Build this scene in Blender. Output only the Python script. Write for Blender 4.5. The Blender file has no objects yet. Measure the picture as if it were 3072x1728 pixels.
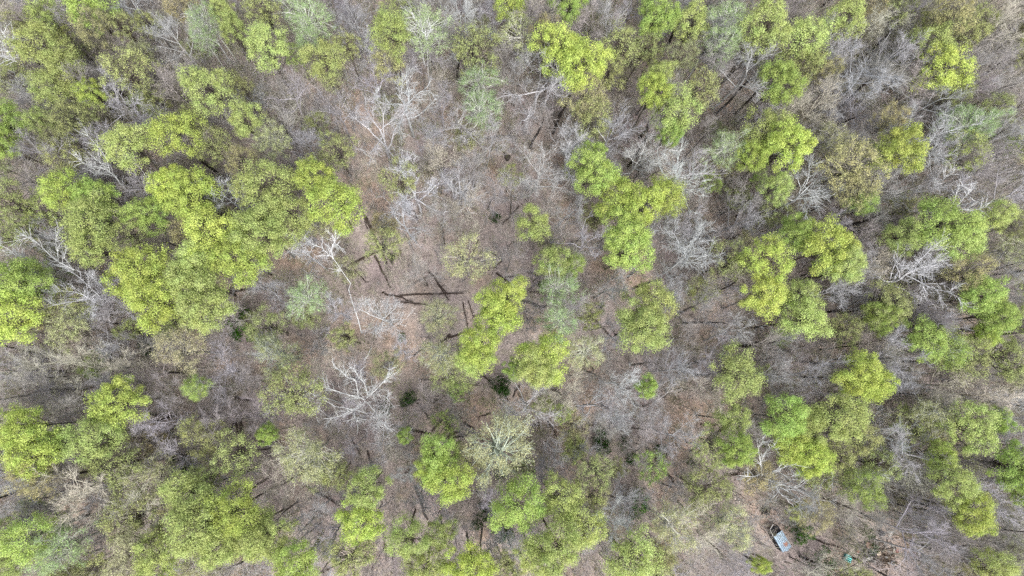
import bpy, math, random
import numpy as np
from mathutils import Vector, Matrix
S = bpy.context.scene
COL = S.collection
# ------------------------------------------------------------------ camera
H = 100.0                       # drone height above the forest floor, metres
FPX = 2048.0                    # focal length in pixels of the 3072 px wide photograph
def _n(v): return v / np.linalg.norm(v)
D0 = _n(np.array([(1400 - 1536) / FPX, -(1150 - 864) / FPX, -1.0]))      # straight down, in camera axes
ZC = -D0
XC = _n(np.array([1.0, 0, 0]) - ZC * ZC[0])
YC = np.cross(ZC, XC)
RW = np.stack([XC, YC, ZC])                                              # camera axes -> world axes
CAM = np.array([0, 0, H])
FWD = RW @ np.array([0, 0, -1.0])
cd = bpy.data.cameras.new('camera'); cam = bpy.data.objects.new('camera', cd); COL.objects.link(cam)
m4 = Matrix.Identity(4)
for i in range(3):
    for j in range(3): m4[i][j] = float(RW[i][j])
m4.translation = Vector((0, 0, H)); cam.matrix_world = m4
cd.sensor_width = 36; cd.lens = 24; cd.clip_end = 2000
S.camera = cam
# ------------------------------------------------------------------ light
EL, AZ = math.radians(58), math.radians(200)     # sun low in the picture (towards -Y, a little -X)
w = bpy.data.worlds.new('World'); S.world = w; w.use_nodes = True
nt = w.node_tree; bg = nt.nodes['Background']
sky = nt.nodes.new('ShaderNodeTexSky'); sky.sky_type = 'NISHITA'; sky.sun_disc = False
sky.sun_elevation = EL; sky.sun_rotation = math.radians(160); sky.dust_density = 3; sky.air_density = 1.0
hs = nt.nodes.new('ShaderNodeHueSaturation'); hs.inputs['Saturation'].default_value = 0.35
nt.links.new(sky.outputs[0], hs.inputs['Color']); nt.links.new(hs.outputs[0], bg.inputs[0]); bg.inputs[1].default_value = 0.15
sl = bpy.data.lights.new('sun', 'SUN'); sl.energy = 1.5; sl.angle = math.radians(22); sl.color = (1, .98, .95)
so = bpy.data.objects.new('sun', sl); COL.objects.link(so)
sd = Vector((math.sin(math.radians(160)) * math.cos(EL), math.cos(math.radians(160)) * math.cos(EL), math.sin(EL)))
so.rotation_euler = sd.to_track_quat('Z', 'Y').to_euler(); so.location = (0, -60, 120)
S.view_settings.view_transform = 'Standard'; S.view_settings.look = 'None'; S.view_settings.exposure = 1.5; S.view_settings.gamma = 1
S.cycles.max_bounces = 6; S.cycles.diffuse_bounces = 4; S.cycles.transmission_bounces = 3; S.cycles.transparent_max_bounces = 4
S.cycles.use_denoising = False
S.render.filter_size = 1.3 if hasattr(S.render, 'filter_size') else 1.5

def at(x, y, z=0.0):
    """point at height z seen at photo pixel (x, y), both on the 2576 px wide view of the photo"""
    px, py = x * 3072 / 2576, y * 3072 / 2576
    d = RW @ np.array([(px - 1536) / FPX, -(py - 864) / FPX, -1.0])
    return CAM + d * ((z - H) / d[2])
def scale_at(p):               # metres per view pixel at world point p
    return float(np.dot(p - CAM, FWD)) * (3072 / 2576) / FPX
# ------------------------------------------------------------------ materials
def mat(name):
    m = bpy.data.materials.new(name); m.use_nodes = True; m.node_tree.nodes.clear()
    return m, m.node_tree.nodes, m.node_tree.links
def N(ns, t, **k):
    n = ns.new(t)
    for a, b in k.items(): setattr(n, a, b)
    return n
def ramp(ns, pts):
    r = ns.new('ShaderNodeValToRGB'); e = r.color_ramp.elements
    while len(e) < len(pts): e.new(.5)
    for q, (p, c) in zip(e, pts): q.position = p; q.color = (*c, 1)
    return r
def leaf_mat(name, transl=.45, own=None):
    m, ns, l = mat(name)
    oi = N(ns, 'ShaderNodeObjectInfo'); ge = N(ns, 'ShaderNodeNewGeometry'); tc = N(ns, 'ShaderNodeTexCoord')
    no = N(ns, 'ShaderNodeTexNoise'); no.inputs['Scale'].default_value = .55; no.inputs['Detail'].default_value = 3
    l.new(tc.outputs['Object'], no.inputs['Vector'])
    h1 = N(ns, 'ShaderNodeHueSaturation'); h2 = N(ns, 'ShaderNodeHueSaturation')
    if own: h1.inputs['Color'].default_value = (*own, 1)
    else: l.new(oi.outputs['Color'], h1.inputs['Color'])
    a = N(ns, 'ShaderNodeMapRange'); a.inputs['From Min'].default_value = .3; a.inputs['From Max'].default_value = .7
    a.inputs['To Min'].default_value = .485; a.inputs['To Max'].default_value = .515
    l.new(no.outputs['Fac'], a.inputs['Value']); l.new(a.outputs[0], h1.inputs['Hue'])
    b = N(ns, 'ShaderNodeMapRange'); b.inputs['To Min'].default_value = .72; b.inputs['To Max'].default_value = 1.28
    l.new(ge.outputs['Random Per Island'], b.inputs['Value']); l.new(b.outputs[0], h2.inputs['Value'])
    l.new(h1.outputs[0], h2.inputs['Color'])
    d = N(ns, 'ShaderNodeBsdfDiffuse'); t = N(ns, 'ShaderNodeBsdfTranslucent'); x = N(ns, 'ShaderNodeMixShader'); o = N(ns, 'ShaderNodeOutputMaterial')
    x.inputs[0].default_value = transl
    l.new(h2.outputs[0], d.inputs[0]); l.new(h2.outputs[0], t.inputs[0]); l.new(d.outputs[0], x.inputs[1]); l.new(t.outputs[0], x.inputs[2]); l.new(x.outputs[0], o.inputs[0])
    return m
def bark_mat(name, own=None, lo=.6, hi=1.3, sc=3.0):
    m, ns, l = mat(name)
    oi = N(ns, 'ShaderNodeObjectInfo'); tc = N(ns, 'ShaderNodeTexCoord')
    no = N(ns, 'ShaderNodeTexNoise'); no.inputs['Scale'].default_value = sc; no.inputs['Detail'].default_value = 5
    l.new(tc.outputs['Object'], no.inputs['Vector'])
    a = N(ns, 'ShaderNodeMapRange'); a.inputs['From Min'].default_value = .3; a.inputs['From Max'].default_value = .7
    a.inputs['To Min'].default_value = lo; a.inputs['To Max'].default_value = hi
    h = N(ns, 'ShaderNodeHueSaturation')
    if own: h.inputs['Color'].default_value = (*own, 1)
    else: l.new(oi.outputs['Color'], h.inputs['Color'])
    l.new(no.outputs['Fac'], a.inputs['Value']); l.new(a.outputs[0], h.inputs['Value'])
    p = N(ns, 'ShaderNodeBsdfPrincipled'); p.inputs['Roughness'].default_value = .9; p.inputs['Specular IOR Level'].default_value = .2
    o = N(ns, 'ShaderNodeOutputMaterial'); l.new(h.outputs[0], p.inputs['Base Color']); l.new(p.outputs[0], o.inputs[0])
    return m
LEAF = leaf_mat('leaf'); BARK = bark_mat('bark'); 
def plain(name, c, rough=.8, metal=0, sc=6, lo=.75, hi=1.2):
    m = bark_mat(name, c, lo, hi, sc); p = [n for n in m.node_tree.nodes if n.type == 'BSDF_PRINCIPLED'][0]
    p.inputs['Roughness'].default_value = rough; p.inputs['Metallic'].default_value = metal
    return m
# ------------------------------------------------------------------ mesh helpers
def mesh_np(name, verts, faces, mats, nside=4):
    """verts (n,3); faces (m,k) all of one size"""
    me = bpy.data.meshes.new(name); n, (f, k) = len(verts), faces.shape
    me.vertices.add(n); me.vertices.foreach_set('co', np.asarray(verts, np.float32).ravel())
    me.loops.add(f * k); me.loops.foreach_set('vertex_index', faces.astype(np.int32).ravel())
    me.polygons.add(f); me.polygons.foreach_set('loop_start', np.arange(0, f * k, k, dtype=np.int32))
    me.polygons.foreach_set('loop_total', np.full(f, k, np.int32))
    me.update(calc_edges=True); me.validate()
    for m in mats: me.materials.append(m)
    return me
def tubes(segs, sides):
    """segs: array (n,8) p0 p1 r0 r1 -> verts, quad faces"""
    s = np.asarray(segs, float); p0, p1, r0, r1 = s[:, :3], s[:, 3:6], s[:, 6], s[:, 7]
    d = p1 - p0; L = np.linalg.norm(d, axis=1, keepdims=True) + 1e-9; d = d / L
    ref = np.where(np.abs(d[:, 2:3]) > .9, np.array([[1., 0, 0]]), np.array([[0., 0, 1]]))
    u = np.cross(d, ref); u /= np.linalg.norm(u, axis=1, keepdims=True); v = np.cross(d, u)
    a = np.arange(sides) * 2 * math.pi / sides
    ring = np.cos(a)[None, :, None] * u[:, None] + np.sin(a)[None, :, None] * v[:, None]
    A = p0[:, None] + ring * r0[:, None, None]; B = p1[:, None] + ring * r1[:, None, None]
    V = np.concatenate([A, B], 1).reshape(-1, 3)
    k = np.arange(sides); q = np.stack([k, (k + 1) % sides, (k + 1) % sides + sides, k + sides], 1)
    F = (np.arange(len(s))[:, None, None] * 2 * sides + q[None]).reshape(-1, 4)
    return V, F
def tube_mesh(name, groups, m):
    Vs, Fs, o = [], [], 0
    for segs, sides in groups:
        if len(segs) == 0: continue
        V, F = tubes(segs, sides); Vs.append(V); Fs.append(F + o); o += len(V)
    me = mesh_np(name, np.concatenate(Vs), np.concatenate(Fs), [m])
    me.polygons.foreach_set('use_smooth', np.ones(len(me.polygons), bool))
    return me
def poly(rng, p, d, L, r, n, wig, up=0.0, tip=.3):
    """a wandering polyline: returns segments and its points with directions and radii"""
    pts = [(np.array(p, float), d, r)]; segs = []
    for i in range(n):
        d = _n(d + rng.normal(0, wig, 3) + np.array([0, 0, up]))
        q = pts[-1][0] + d * L / n; rr = r * (1 - (1 - tip) * (i + 1) / n)
        segs.append((*pts[-1][0], *q, pts[-1][2], rr)); pts.append((q, d, rr))
    return segs, pts
def pick(pts, t):
    f = t * (len(pts) - 1); i = min(int(f), len(pts) - 2); f -= i
    return pts[i][0] * (1 - f) + pts[i + 1][0] * f, pts[i + 1][1], pts[i][2] * (1 - f) + pts[i + 1][2] * f
def side_dir(rng, d, ang):
    r = rng.normal(0, 1, 3); r -= d * np.dot(r, d); r = _n(r)
    return d * math.cos(ang) + r * math.sin(ang)
# template tree: 19 m tall, crown radius 3.5 m
def bare_template(seed, split=.5, nl=9, ns=8, nt_=10, spread=.75, wig=.12, up=.06, tw=.013, lr=.11, H0=19., tl=1.2, deep=3):
    rng = np.random.default_rng(seed)
    ts, tp = poly(rng, (0, 0, -.4), np.array([0, 0, 1.]), H0 * split + .4, .21, 7, .035, .05, .7)
    ts2, tp2 = poly(rng, tp[-1][0], tp[-1][1], H0 * .42 * (1 - split) * 2, .14, 5, .1, .1, .2)
    trunk, big, mid, fine = ts + ts2, [], [], []
    allp = tp + tp2[1:]
    for i in range(nl):
        t = .42 + .5 * (i + .5) / nl if nl > 3 else .7
        p, d, r = pick(allp, t); a = i * 2.4 + rng.normal(0, .4); e = spread * (1.15 - .5 * (i / nl)) + rng.normal(0, .12)
        dd = _n(np.array([math.cos(a) * math.sin(e), math.sin(a) * math.sin(e), math.cos(e)]))
        L = (H0 * .98 - p[2]) / max(.45, math.cos(e)) * rng.uniform(.6, .92); L = min(L, 6.2)
        s, lp = poly(rng, p, dd, L, min(r * .75, lr), 6, wig, up, .25); big += s
        for j in range(ns):
            q, d2, r2 = pick(lp, rng.uniform(.25, 1)); s2, sp = poly(rng, q, side_dir(rng, d2, rng.uniform(.35, .9)), rng.uniform(1.1, 2.4), r2 * .55 + .006, 4, wig * 1.5, up, .3); mid += s2
            for k in range(nt_):
                q3, d3, r3 = pick(sp, rng.uniform(.15, 1)); s3, tp3 = poly(rng, q3, side_dir(rng, d3, rng.uniform(.3, .9)), rng.uniform(.5, 1.) * tl, max(tw, r3 * .5), 2, wig * 1.6, up * 1.5, .5); fine += s3
                if deep > 2:
                    for _ in range(2):
                        q4, d4, r4 = pick(tp3, rng.uniform(.2, .9)); s4, _x = poly(rng, q4, side_dir(rng, d4, rng.uniform(.3, .8)), rng.uniform(.3, .6) * tl, tw * .8, 1, .1, .05, .6); fine += s4
    return tube_mesh('bare_trunk', [(trunk, 7)], BARK), tube_mesh('bare_branches', [(big, 5), (mid, 3), (fine, 3)], BARK)
def leaves(rng, cen, rad, per, size, up=.35, shell=(.65, 1.05)):
    """leaf-sized kite faces in clumps round the given centres"""
    n = len(cen) * per; c = np.repeat(cen, per, 0); r = np.repeat(rad, per)
    d = rng.normal(0, 1, (n, 3)); d[:, 2] = d[:, 2] * .8 + up; d /= np.linalg.norm(d, axis=1, keepdims=True)
    P = c + d * (r * rng.uniform(*shell, n))[:, None] * np.array([1, 1, .8])
    nr = d + rng.normal(0, .55, (n, 3)) + np.array([0, 0, .35]); nr /= np.linalg.norm(nr, axis=1, keepdims=True)
    t = np.cross(nr, rng.normal(0, 1, (n, 3))); t /= np.linalg.norm(t, axis=1, keepdims=True); b = np.cross(nr, t)
    s = size * rng.uniform(.6, 1.4, n)[:, None]
    V = np.stack([P - t * s, P + b * s * .62 + nr * s * .15, P + t * s, P - b * s * .62 + nr * s * .15], 1).reshape(-1, 3)
    return V, np.arange(n * 4).reshape(-1, 4)
def crown_points(rng, R, hh, n, depth=.35):
    """lobe centres over a lopsided dome, plus some inside it"""
    ph = rng.uniform(0, 6.28, 4); am = rng.uniform(.04, .16, 4)
    g = np.arange(n) + .5; z = 1 - (1 + depth) * g / n; a = g * 2.39996 + rng.normal(0, .35, n)
    q = np.sqrt(np.clip(1 - z * z, 0, 1)); z = z + rng.normal(0, .06, n)
    k = 1 + sum(am[i] * np.sin((i + 2) * a + ph[i]) for i in range(4)) + rng.normal(0, .07, n)
    rr = rng.uniform(.8, .98, n) * k; inner = (rng.random(n) < .16) & (z < .55); rr[inner] *= .6
    return np.stack([np.cos(a) * q * R * rr, np.sin(a) * q * R * rr, z * hh * rr], 1)
def leafy_template(seed, R=3.5, hh=3.6, nlobe=60, per=85, size=.13, lob=(.5, .95), H0=19., white=False, keep=1., shell=(.65, 1.05), limbs=16, thick=1.):
    rng = np.random.default_rng(seed); zc = H0 - hh
    C = crown_points(rng, R, hh, nlobe); C[:, 2] += zc
    C = C[rng.random(nlobe) < keep]
    rad = rng.uniform(*lob, len(C)); V, F = leaves(rng, C, rad, per, size, shell=shell)
    cm = mesh_np('leafy_crown', V, F, [LEAF])
    ts, tp = poly(rng, (0, 0, -.4), np.array([0, 0, 1.]), H0 * .62 + .4, .2, 7, .03, .05, .6)
    ts2, tp2 = poly(rng, tp[-1][0], tp[-1][1], H0 * .24, .12, 4, .1, .1, .3)
    tk, fine = ts + ts2, []
    for i, c in enumerate(C):
        p, d, r = pick(tp + tp2[1:], rng.uniform(.5, .93)); b = p * .5 + c * .5 + rng.normal(0, .3, 3) + np.array([0, 0, .25])
        big = i % max(1, len(C) // limbs) == 0; r1 = (.085 if big else .04) * thick
        e = c + (c - b) * .15
        fine += [(*p, *b, r1, r1 * .7), (*b, *e, r1 * .7, r1 * .3)]
        for _ in range(4):
            q = e + rng.normal(0, .5, 3); m = b * .4 + e * .6; fine.append((*m, *q, .02 * thick, .008 * thick))
    if white:                     # pale limbs that reach out through the leaves
        for i in range(9):
            p, d, r = pick(tp + tp2[1:], rng.uniform(.45, .98)); a = i * 2.4; e = rng.uniform(.3, .95)
            s, lp = poly(rng, p, _n(np.array([math.cos(a) * math.sin(e), math.sin(a) * math.sin(e), math.cos(e)])), rng.uniform(3., 5.2), .1, 6, .16, .06, .25); fine += s
            for _ in range(6):
                q, d2, r2 = pick(lp, rng.uniform(.3, 1)); s2, _p = poly(rng, q, side_dir(rng, d2, .7), rng.uniform(.8, 1.8), r2 * .6, 3, .2, .05, .3); fine += s2
    return tube_mesh('leafy_trunk', [(tk, 7), (fine, 4)], BARK), cm
TPL = {}
TPL['dense'] = [leafy_template(100 + i, nlobe=64, per=240, size=.086, lob=(.6, 1.15), shell=(.3, 1.12), hh=3.2) for i in range(7)]
TPL['open'] = [leafy_template(200 + i, nlobe=64, per=200, size=.082, lob=(.6, 1.25), keep=.95, shell=(.2, 1.15), thick=1.2) for i in range(7)]
TPL['thin'] = [leafy_template(300 + i, nlobe=70, per=105, size=.075, lob=(.5, 1.2), keep=.9, shell=(.1, 1.15), thick=1.3) for i in range(6)]
TPL['birch'] = [leafy_template(400 + i, R=3.5, hh=5., nlobe=66, per=135, size=.07, lob=(.6, 1.2), white=True, shell=(.1, 1.1), thick=1.1) for i in range(4)]
TPL['bare'] = [bare_template(500 + i, split=.5, spread=.72) for i in range(5)] + [bare_template(510 + i, split=.58, nl=7, spread=.95, wig=.16) for i in range(3)]
TPL['fine'] = [bare_template(600 + i, split=.55, nl=9, ns=8, nt_=9, spread=.8, tw=.014, lr=.06, wig=.14) for i in range(6)]
TPL['pole'] = [bare_template(800 + i, split=.68, nl=7, ns=7, nt_=8, spread=.7, tw=.013, lr=.06, wig=.12) for i in range(3)]
TPL['snag'] = [bare_template(700 + i, split=.5, nl=5, ns=5, nt_=3, spread=1.0, tw=.02, lr=.15, wig=.25, up=.02, deep=2) for i in range(4)]
# ------------------------------------------------------------------ tree colours (real-world base colours)
LC = {'L': (.455, .54, .15), 'Y': (.435, .505, .19), 'O': (.40, .44, .19), 'G': (.38, .49, .15), 'B': (.34, .44, .22), 'P': (.42, .44, .24),
      'R': (.43, .405, .21), 'D': (.045, .12, .015), 'C': (.45, .43, .27)}
BC = {'W': (.44, .44, .445), 'S': (.35, .34, .355), 'T': (.31, .285, .275), 'K': (.10, .085, .075), 'V': (.45, .42, .35)}
# kinds: (template, colour of the crown, colour of the bark)
KIND = {'L': ('dense', 'L'), 'Y': ('open', 'Y'), 'O': ('thin', 'O'), 'G': ('dense', 'G'), 'B': ('birch', 'B'), 'P': ('thin', 'P'), 'R': ('thin', 'R'),
        'H': ('thin', 'O'), 'y': ('dense', 'Y'), 'l': ('open', 'L'), 'g': ('open', 'G'), 'C': ('thin', 'C')}
DESC = {'L': 'bright lime green leafy tree', 'l': 'loose lime green leafy tree', 'Y': 'yellow green leafy tree', 'y': 'dense yellow green leafy tree', 'O': 'dull olive leafy tree', 'G': 'fresh green leafy tree', 'g': 'open fresh green leafy tree',
        'B': 'mint green tree with white limbs', 'P': 'pale thin-leaved tree', 'R': 'tawny orange-tinted tree', 'H': 'sparse olive tree', 'C': 'cream tinted budding tree',
        'W': 'white-limbed bare tree', 'S': 'silver grey bare tree', 'T': 'brown grey bare tree', 'V': 'buff grey bare tree', 'N': 'dead white snag', 'K': 'dark-trunked bare tree'}
LEAFY = '''105,40,45,Y 50,45,38,O 225,15,62,G 95,115,58,Y 230,75,42,R 165,165,52,Y 135,215,50,Y 220,240,34,L 30,200,42,O 320,185,58,O 15,300,48,G 12,360,40,G 170,300,50,O 100,300,30,Y
555,30,32,Y 590,80,34,Y 660,25,48,O 670,125,56,Y 820,150,54,Y 515,225,62,Y 617,300,44,Y 430,335,60,l 310,372,60,Y 530,365,48,O 690,355,46,P 615,402,40,R 845,375,50,O 300,60,36,O 380,60,34,H 395,250,36,H 470,300,34,O
430,465,52,L 490,480,60,L 790,455,50,L 835,510,60,L 160,475,50,l 245,500,48,G 665,480,66,Y 655,585,62,y 725,560,56,Y 370,543,44,G 525,600,64,L 590,640,62,L 505,650,50,y 240,560,58,Y 235,610,46,Y
360,680,66,L 385,760,62,L 480,700,56,y 515,765,58,y 30,720,58,G 25,790,62,L 80,700,40,g 22,505,46,O 303,1006,58,L 60,1080,50,L 90,1130,56,L 153,1095,32,G 230,1100,54,Y 85,1190,48,R 300,1160,56,H 365,1190,52,P
595,1155,50,H 680,1088,24,G 760,1140,60,P 800,1180,42,P 740,975,64,H 840,1195,36,H 470,1245,56,Y 500,1310,68,Y 590,1280,60,l 630,1340,58,y 545,1360,54,y 460,1310,44,R 340,1390,58,C 400,1420,56,Y 70,1350,62,g 140,1390,58,B
12,1425,40,Y 500,1432,44,P 735,1420,54,G 675,1368,52,Y 493,972,28,g 330,1300,60,H 450,875,52,C 690,895,46,P 870,850,30,O 960,620,40,H
985,80,48,Y 875,120,34,O 1190,130,56,O 1309,90,50,P 1290,12,36,L 1442,8,40,G 1400,130,54,L 1450,165,56,L 1380,95,42,R 1475,245,50,R 1490,285,44,O 1530,190,40,O 1622,120,32,O 1560,120,50,H 1650,40,46,G 1665,190,34,Y
1650,240,38,L 1702,275,54,Y 1680,340,28,G 1490,385,28,G 1500,440,48,G 1010,452,44,H 1744,68,42,Y 1934,67,58,Y 2020,100,56,Y 1900,110,42,O 1955,215,50,G 2010,170,42,O 2072,175,30,R 2130,45,46,Y 2250,15,40,O 2400,30,46,R
2350,110,46,Y 2372,170,58,l 2430,90,42,O 2500,272,38,O 2255,380,54,L 2145,415,62,R 2150,470,46,R 1935,330,56,Y 1985,360,54,L 1885,400,34,L 2085,355,40,P 1755,230,44,H 2245,308,34,R 1955,480,32,Y 1955,530,34,O
1548,500,48,L 1622,510,50,L 1682,500,44,l 1570,570,50,G 1580,630,56,G 1330,560,40,Y 1180,650,54,P 1390,650,40,Y 1450,670,26,g 1270,755,46,L 1245,800,50,L 1205,870,48,L 1195,905,40,y 1110,890,42,P 1370,890,56,L 1350,930,48,y 1300,925,26,G
1470,885,42,P 1640,765,56,Y 1620,820,60,y 1100,800,42,P 1834,650,46,O 1937,655,56,l 1925,745,50,L 2085,630,60,L 2125,660,50,y 1995,590,40,G 2025,800,54,Y 2010,745,44,Y 2370,560,62,G 2410,610,52,y 2434,680,44,R 2267,593,40,Y
2174,520,28,g 2234,756,50,O 2460,740,48,G 2500,790,46,G 2320,850,46,G 2380,880,48,g 2210,803,36,G 2125,820,40,H 2150,945,52,L 2190,965,48,L 1850,940,58,Y 2494,550,36,Y 2474,846,26,L 2434,900,54,H 1975,1045,50,G 2020,1070,44,y
2110,1046,58,Y 1985,1120,46,L 2030,1145,46,L 2110,1150,46,O 1860,1126,40,G 1840,1056,38,Y 1784,1233,48,O 2434,1066,56,Y 2350,1035,46,P 2504,1050,32,G 2360,1153,30,l 2215,1165,42,O 2540,1170,50,G 2560,1230,40,G 2400,1225,48,Y 2435,1285,48,L
2167,1226,44,g 1834,1325,48,P 2145,1466,42,O 1910,1426,20,L 2494,1433,44,Y 1110,1145,44,G 1135,1210,54,L 1090,1180,34,L 1295,1270,60,G 1269,1123,74,P 920,1230,46,Y 910,1310,52,L 1020,1345,48,Y 1100,1345,36,Y 1175,1416,56,L 1070,1432,48,Y
1400,1260,50,Y 1475,1310,54,Y 1400,1365,60,Y 1340,1400,44,Y 1492,1176,42,O 1586,1405,62,Y 1650,1440,50,O 1692,1326,54,P 876,1400,50,O 1260,1430,40,O 1012,1100,18,G 1626,980,26,G 2560,620,40,P 2540,900,44,H 600,215,30,H 60,580,30,H'''
BARE = '''955,330,62,S 1345,225,66,W 1169,45,52,W 1060,20,40,S 1372,22,50,V 560,490,42,W 40,1250,44,W 770,635,38,W 1150,455,38,W 1355,420,48,W 1452,360,48,W 1540,325,46,S 1620,395,44,W 1700,400,54,W 1770,410,44,S
1885,170,50,S 2175,185,54,S 2350,330,60,S 2057,270,46,V 2010,275,30,V 2215,45,42,V 2035,60,34,V 2040,480,56,W 1755,640,62,W 2325,685,66,W 2120,725,42,W 2277,900,48,S 2365,810,42,S 959,796,48,W 690,890,34,W 205,1215,62,V
1545,1335,46,W 1330,1010,48,W 1490,1030,38,S 1560,1060,32,S 2220,1110,44,W 2295,1145,56,W 1790,1310,50,V 1850,1400,40,T 2500,1250,52,S 2320,1340,44,S 2350,1415,38,S 2400,1350,50,T 1990,1250,46,S 345,1285,52,V 883,1118,22,S 1025,1205,28,S
1405,1135,28,S 950,1180,20,S 1040,470,52,W 1020,245,54,W 430,90,40,S 370,30,44,S 390,300,34,S 760,350,34,S 720,240,38,S 250,330,30,S 90,380,36,S 60,210,30,S 470,170,40,T 215,740,44,W 130,600,34,S 260,880,20,W 1170,420,30,T
2120,120,46,S 2260,130,42,S 2320,230,46,T 2500,140,48,T 2480,420,44,T 2540,330,44,S 2560,480,40,S 2250,200,44,T 1650,560,30,S 1430,520,30,S 1540,720,36,W 1480,600,40,S 1730,560,36,S 1880,540,38,S 2330,450,42,S 2240,480,44,W 1290,640,30,T
1030,560,40,S 1110,560,36,T 1060,680,34,T 1000,880,28,S 2480,980,50,V 2400,970,44,V 2540,1060,40,S 2200,1290,40,T 1700,1090,44,S 1780,980,44,V 1960,940,44,S 2050,950,40,S 1710,930,38,S 1640,1090,36,T 1560,960,40,W 1290,1060,30,S
2360,240,40,S 1800,100,36,S 1480,60,42,T 1550,30,40,S 1710,20,30,S 900,40,36,S 930,90,30,W 940,200,36,S 1080,340,34,S 1230,350,34,S 1110,250,30,S 840,260,36,S 1300,480,34,T 680,750,34,S 840,780,34,S 610,960,34,T 400,1060,40,S 440,980,34,T 310,1120,26,T 100,900,44,V 200,920,44,V 70,980,44,T 330,930,40,V 170,1020,40,T
560,1060,36,T 700,1010,30,S 820,1350,40,S 780,1300,34,S 40,1300,44,S 250,1240,34,S 2350,380,36,S 2090,560,30,S 2160,600,34,T 2180,660,34,S 1790,760,36,T 1860,840,40,S 1720,850,34,T 1700,720,40,S 1440,780,34,S 1540,840,30,S'''
LAND = {  # landmark trees: full label, short form used by other labels
 (555, 30): None,
 (1400, 130): ('tallest bright lime crown by the white fan-shaped bare tree', None),
 (833, 0): None}
MARKS = [ # name used in labels, position in the view
 ('rusty metal shelter', 1968, 1362), ('turquoise crate', 2137, 1406), ('big forked white snag', 905, 1000), ('white birch snag', 855, 690), ('antler-shaped white snag', 2420, 505),
 ('white snag by the edge', 110, 650), ('reclining white snag', 260, 440), ('dark green juniper', 610, 815), ('two-lobed lime crown', 1235, 820), ('bare white fan tree', 1345, 225), ('white crown under the mint tree', 1040, 470),
 ('great lime crown mass', 560, 620), ('crossed fallen logs', 1110, 1100), ('split lone lime crown', 1125, 1190), ('round boulder', 1745, 730), ('mint crown with white limbs', 1215, 230), ('round lime crown among grey twigs', 2255, 380),
 ('pale mint round crown', 2455, 300), ('broad tawny crown', 2145, 420), ('largest lime crown mass', 560, 1310), ('cream snowy crown', 205, 1215), ('tiny bright green crown', 680, 1088), ('white fan over the junk', 1924, 1183), ('double white bare crowns', 2260, 1130),
 ('long dark leaning trunk', 1900, 840), ('rotting log heap', 605, 1085), ('lone rounded lime crown in the hollow', 303, 1006), ('leaning birch with white trunk', 515, 40), ('tall mint crown at the top', 780, 50), ('mossy hollow stump', 1277, 395)]
ORD = ['first', 'second', 'third', 'fourth', 'fifth', 'sixth', 'seventh', 'eighth', 'ninth', 'tenth', 'eleventh', 'twelfth', 'thirteenth', 'fourteenth', 'fifteenth', 'sixteenth', 'seventeenth', 'eighteenth', 'nineteenth', 'twentieth']
def ordinal(i): return ORD[i] if i < 20 else 'far-off ' + ORD[(i - 20) % 20]
def put(o, parent=None):
    COL.objects.link(o)
    if parent is not None: o.parent = parent
    return o
def tag(o, label=None, cat=None, group=None, kind=None):
    for k, v in (('label', label), ('category', cat), ('group', group), ('kind', kind)):
        if v: o[k] = v
    return o
R0 = random.Random(7)
TREES = []     # (root, x, y, desc)
def jit(c, s=.1, r=R0):
    f = 1 + r.uniform(-s, s) * 1.5; return tuple(max(0, min(1, v * f * (1 + r.uniform(-s, s) * .3))) for v in c)
def tree(name, tpl, x, y, r, top, leaf=None, bark=(.2, .17, .15), twig=None, desc='', cat='tree', group=None, wide=1.0, tilt=0., zf=.83):
    zc = top * zf; p = at(x, y, zc); R = r * scale_at(p)
    root = bpy.data.objects.new(name, None); root.empty_display_size = .3
    tv = TPL[tpl]; tm, cm = tv[R0.randrange(len(tv))]
    root.location = (p[0], p[1], 0.0); s = R / 3.5 * wide * (1.05 if tpl in ('dense', 'open') else 1.12)
    root.scale = (s, s, top / 19.0); root.rotation_euler = (R0.uniform(-.03, .03) + tilt, R0.uniform(-.03, .03), R0.uniform(0, 6.28))
    put(root)
    a = put(bpy.data.objects.new('trunk', tm), root); a.color = (*bark, 1)
    b = put(bpy.data.objects.new('crown' if leaf else 'branches', cm), root); b.color = (*(leaf or twig or bark), 1)
    root['_d'] = 0; del root['_d']
    tag(root, None, cat, group); TREES.append((root, x, y, desc)); return root
def parse(t):
    for e in t.split():
        x, y, r, k = e.split(','); yield float(x), float(y), float(r), k
occ = []
for x, y, r, k in parse(LEAFY):
    t, c = KIND[k]
    if x < 900 and y < 480: r *= .88
    dense = {'dense': 1., 'open': 1.0, 'thin': 1.0, 'birch': .95}[t]
    top = 12.5 + r * .115 + R0.uniform(-1.5, 1.5)
    if k in 'HPO': top -= 2.
    name = 'birch_tree' if k == 'B' else 'leafy_tree'
    size = 'small ' if r < 36 else 'big ' if r > 57 else ''
    bark = jit((.4, .4, .35) if k in 'BPg' else (.2, .18, .15) if k in 'CR' else (.1, .085, .07), .2)
    tree(name, t, x, y, r * dense, top, jit(LC[c], .09), bark, desc=size + DESC[k], cat='leafy tree', group='leafy trees of the spring woodland')
    occ.append((x, y, r))
for x, y, r in ((515, 40, 34), (500, 90, 26), (780, 40, 52), (775, 95, 34), (1070, 65, 54), (1210, 205, 44), (1215, 265, 42), (1825, 55, 48), (1820, 100, 38), (2440, 305, 46), (2485, 312, 36), (1830, 375, 44), (780, 745, 42), (1405, 716, 48), (1410, 800, 44)):
    tree('birch_tree', 'birch', x, y, r, 17 + R0.uniform(-1, 1), jit(LC['B'], .1), (.46, .46, .42), desc=('small ' if r < 37 else '') + DESC['B'], cat='leafy tree', group='leafy trees of the spring woodland')
    occ.append((x, y, r))
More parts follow.
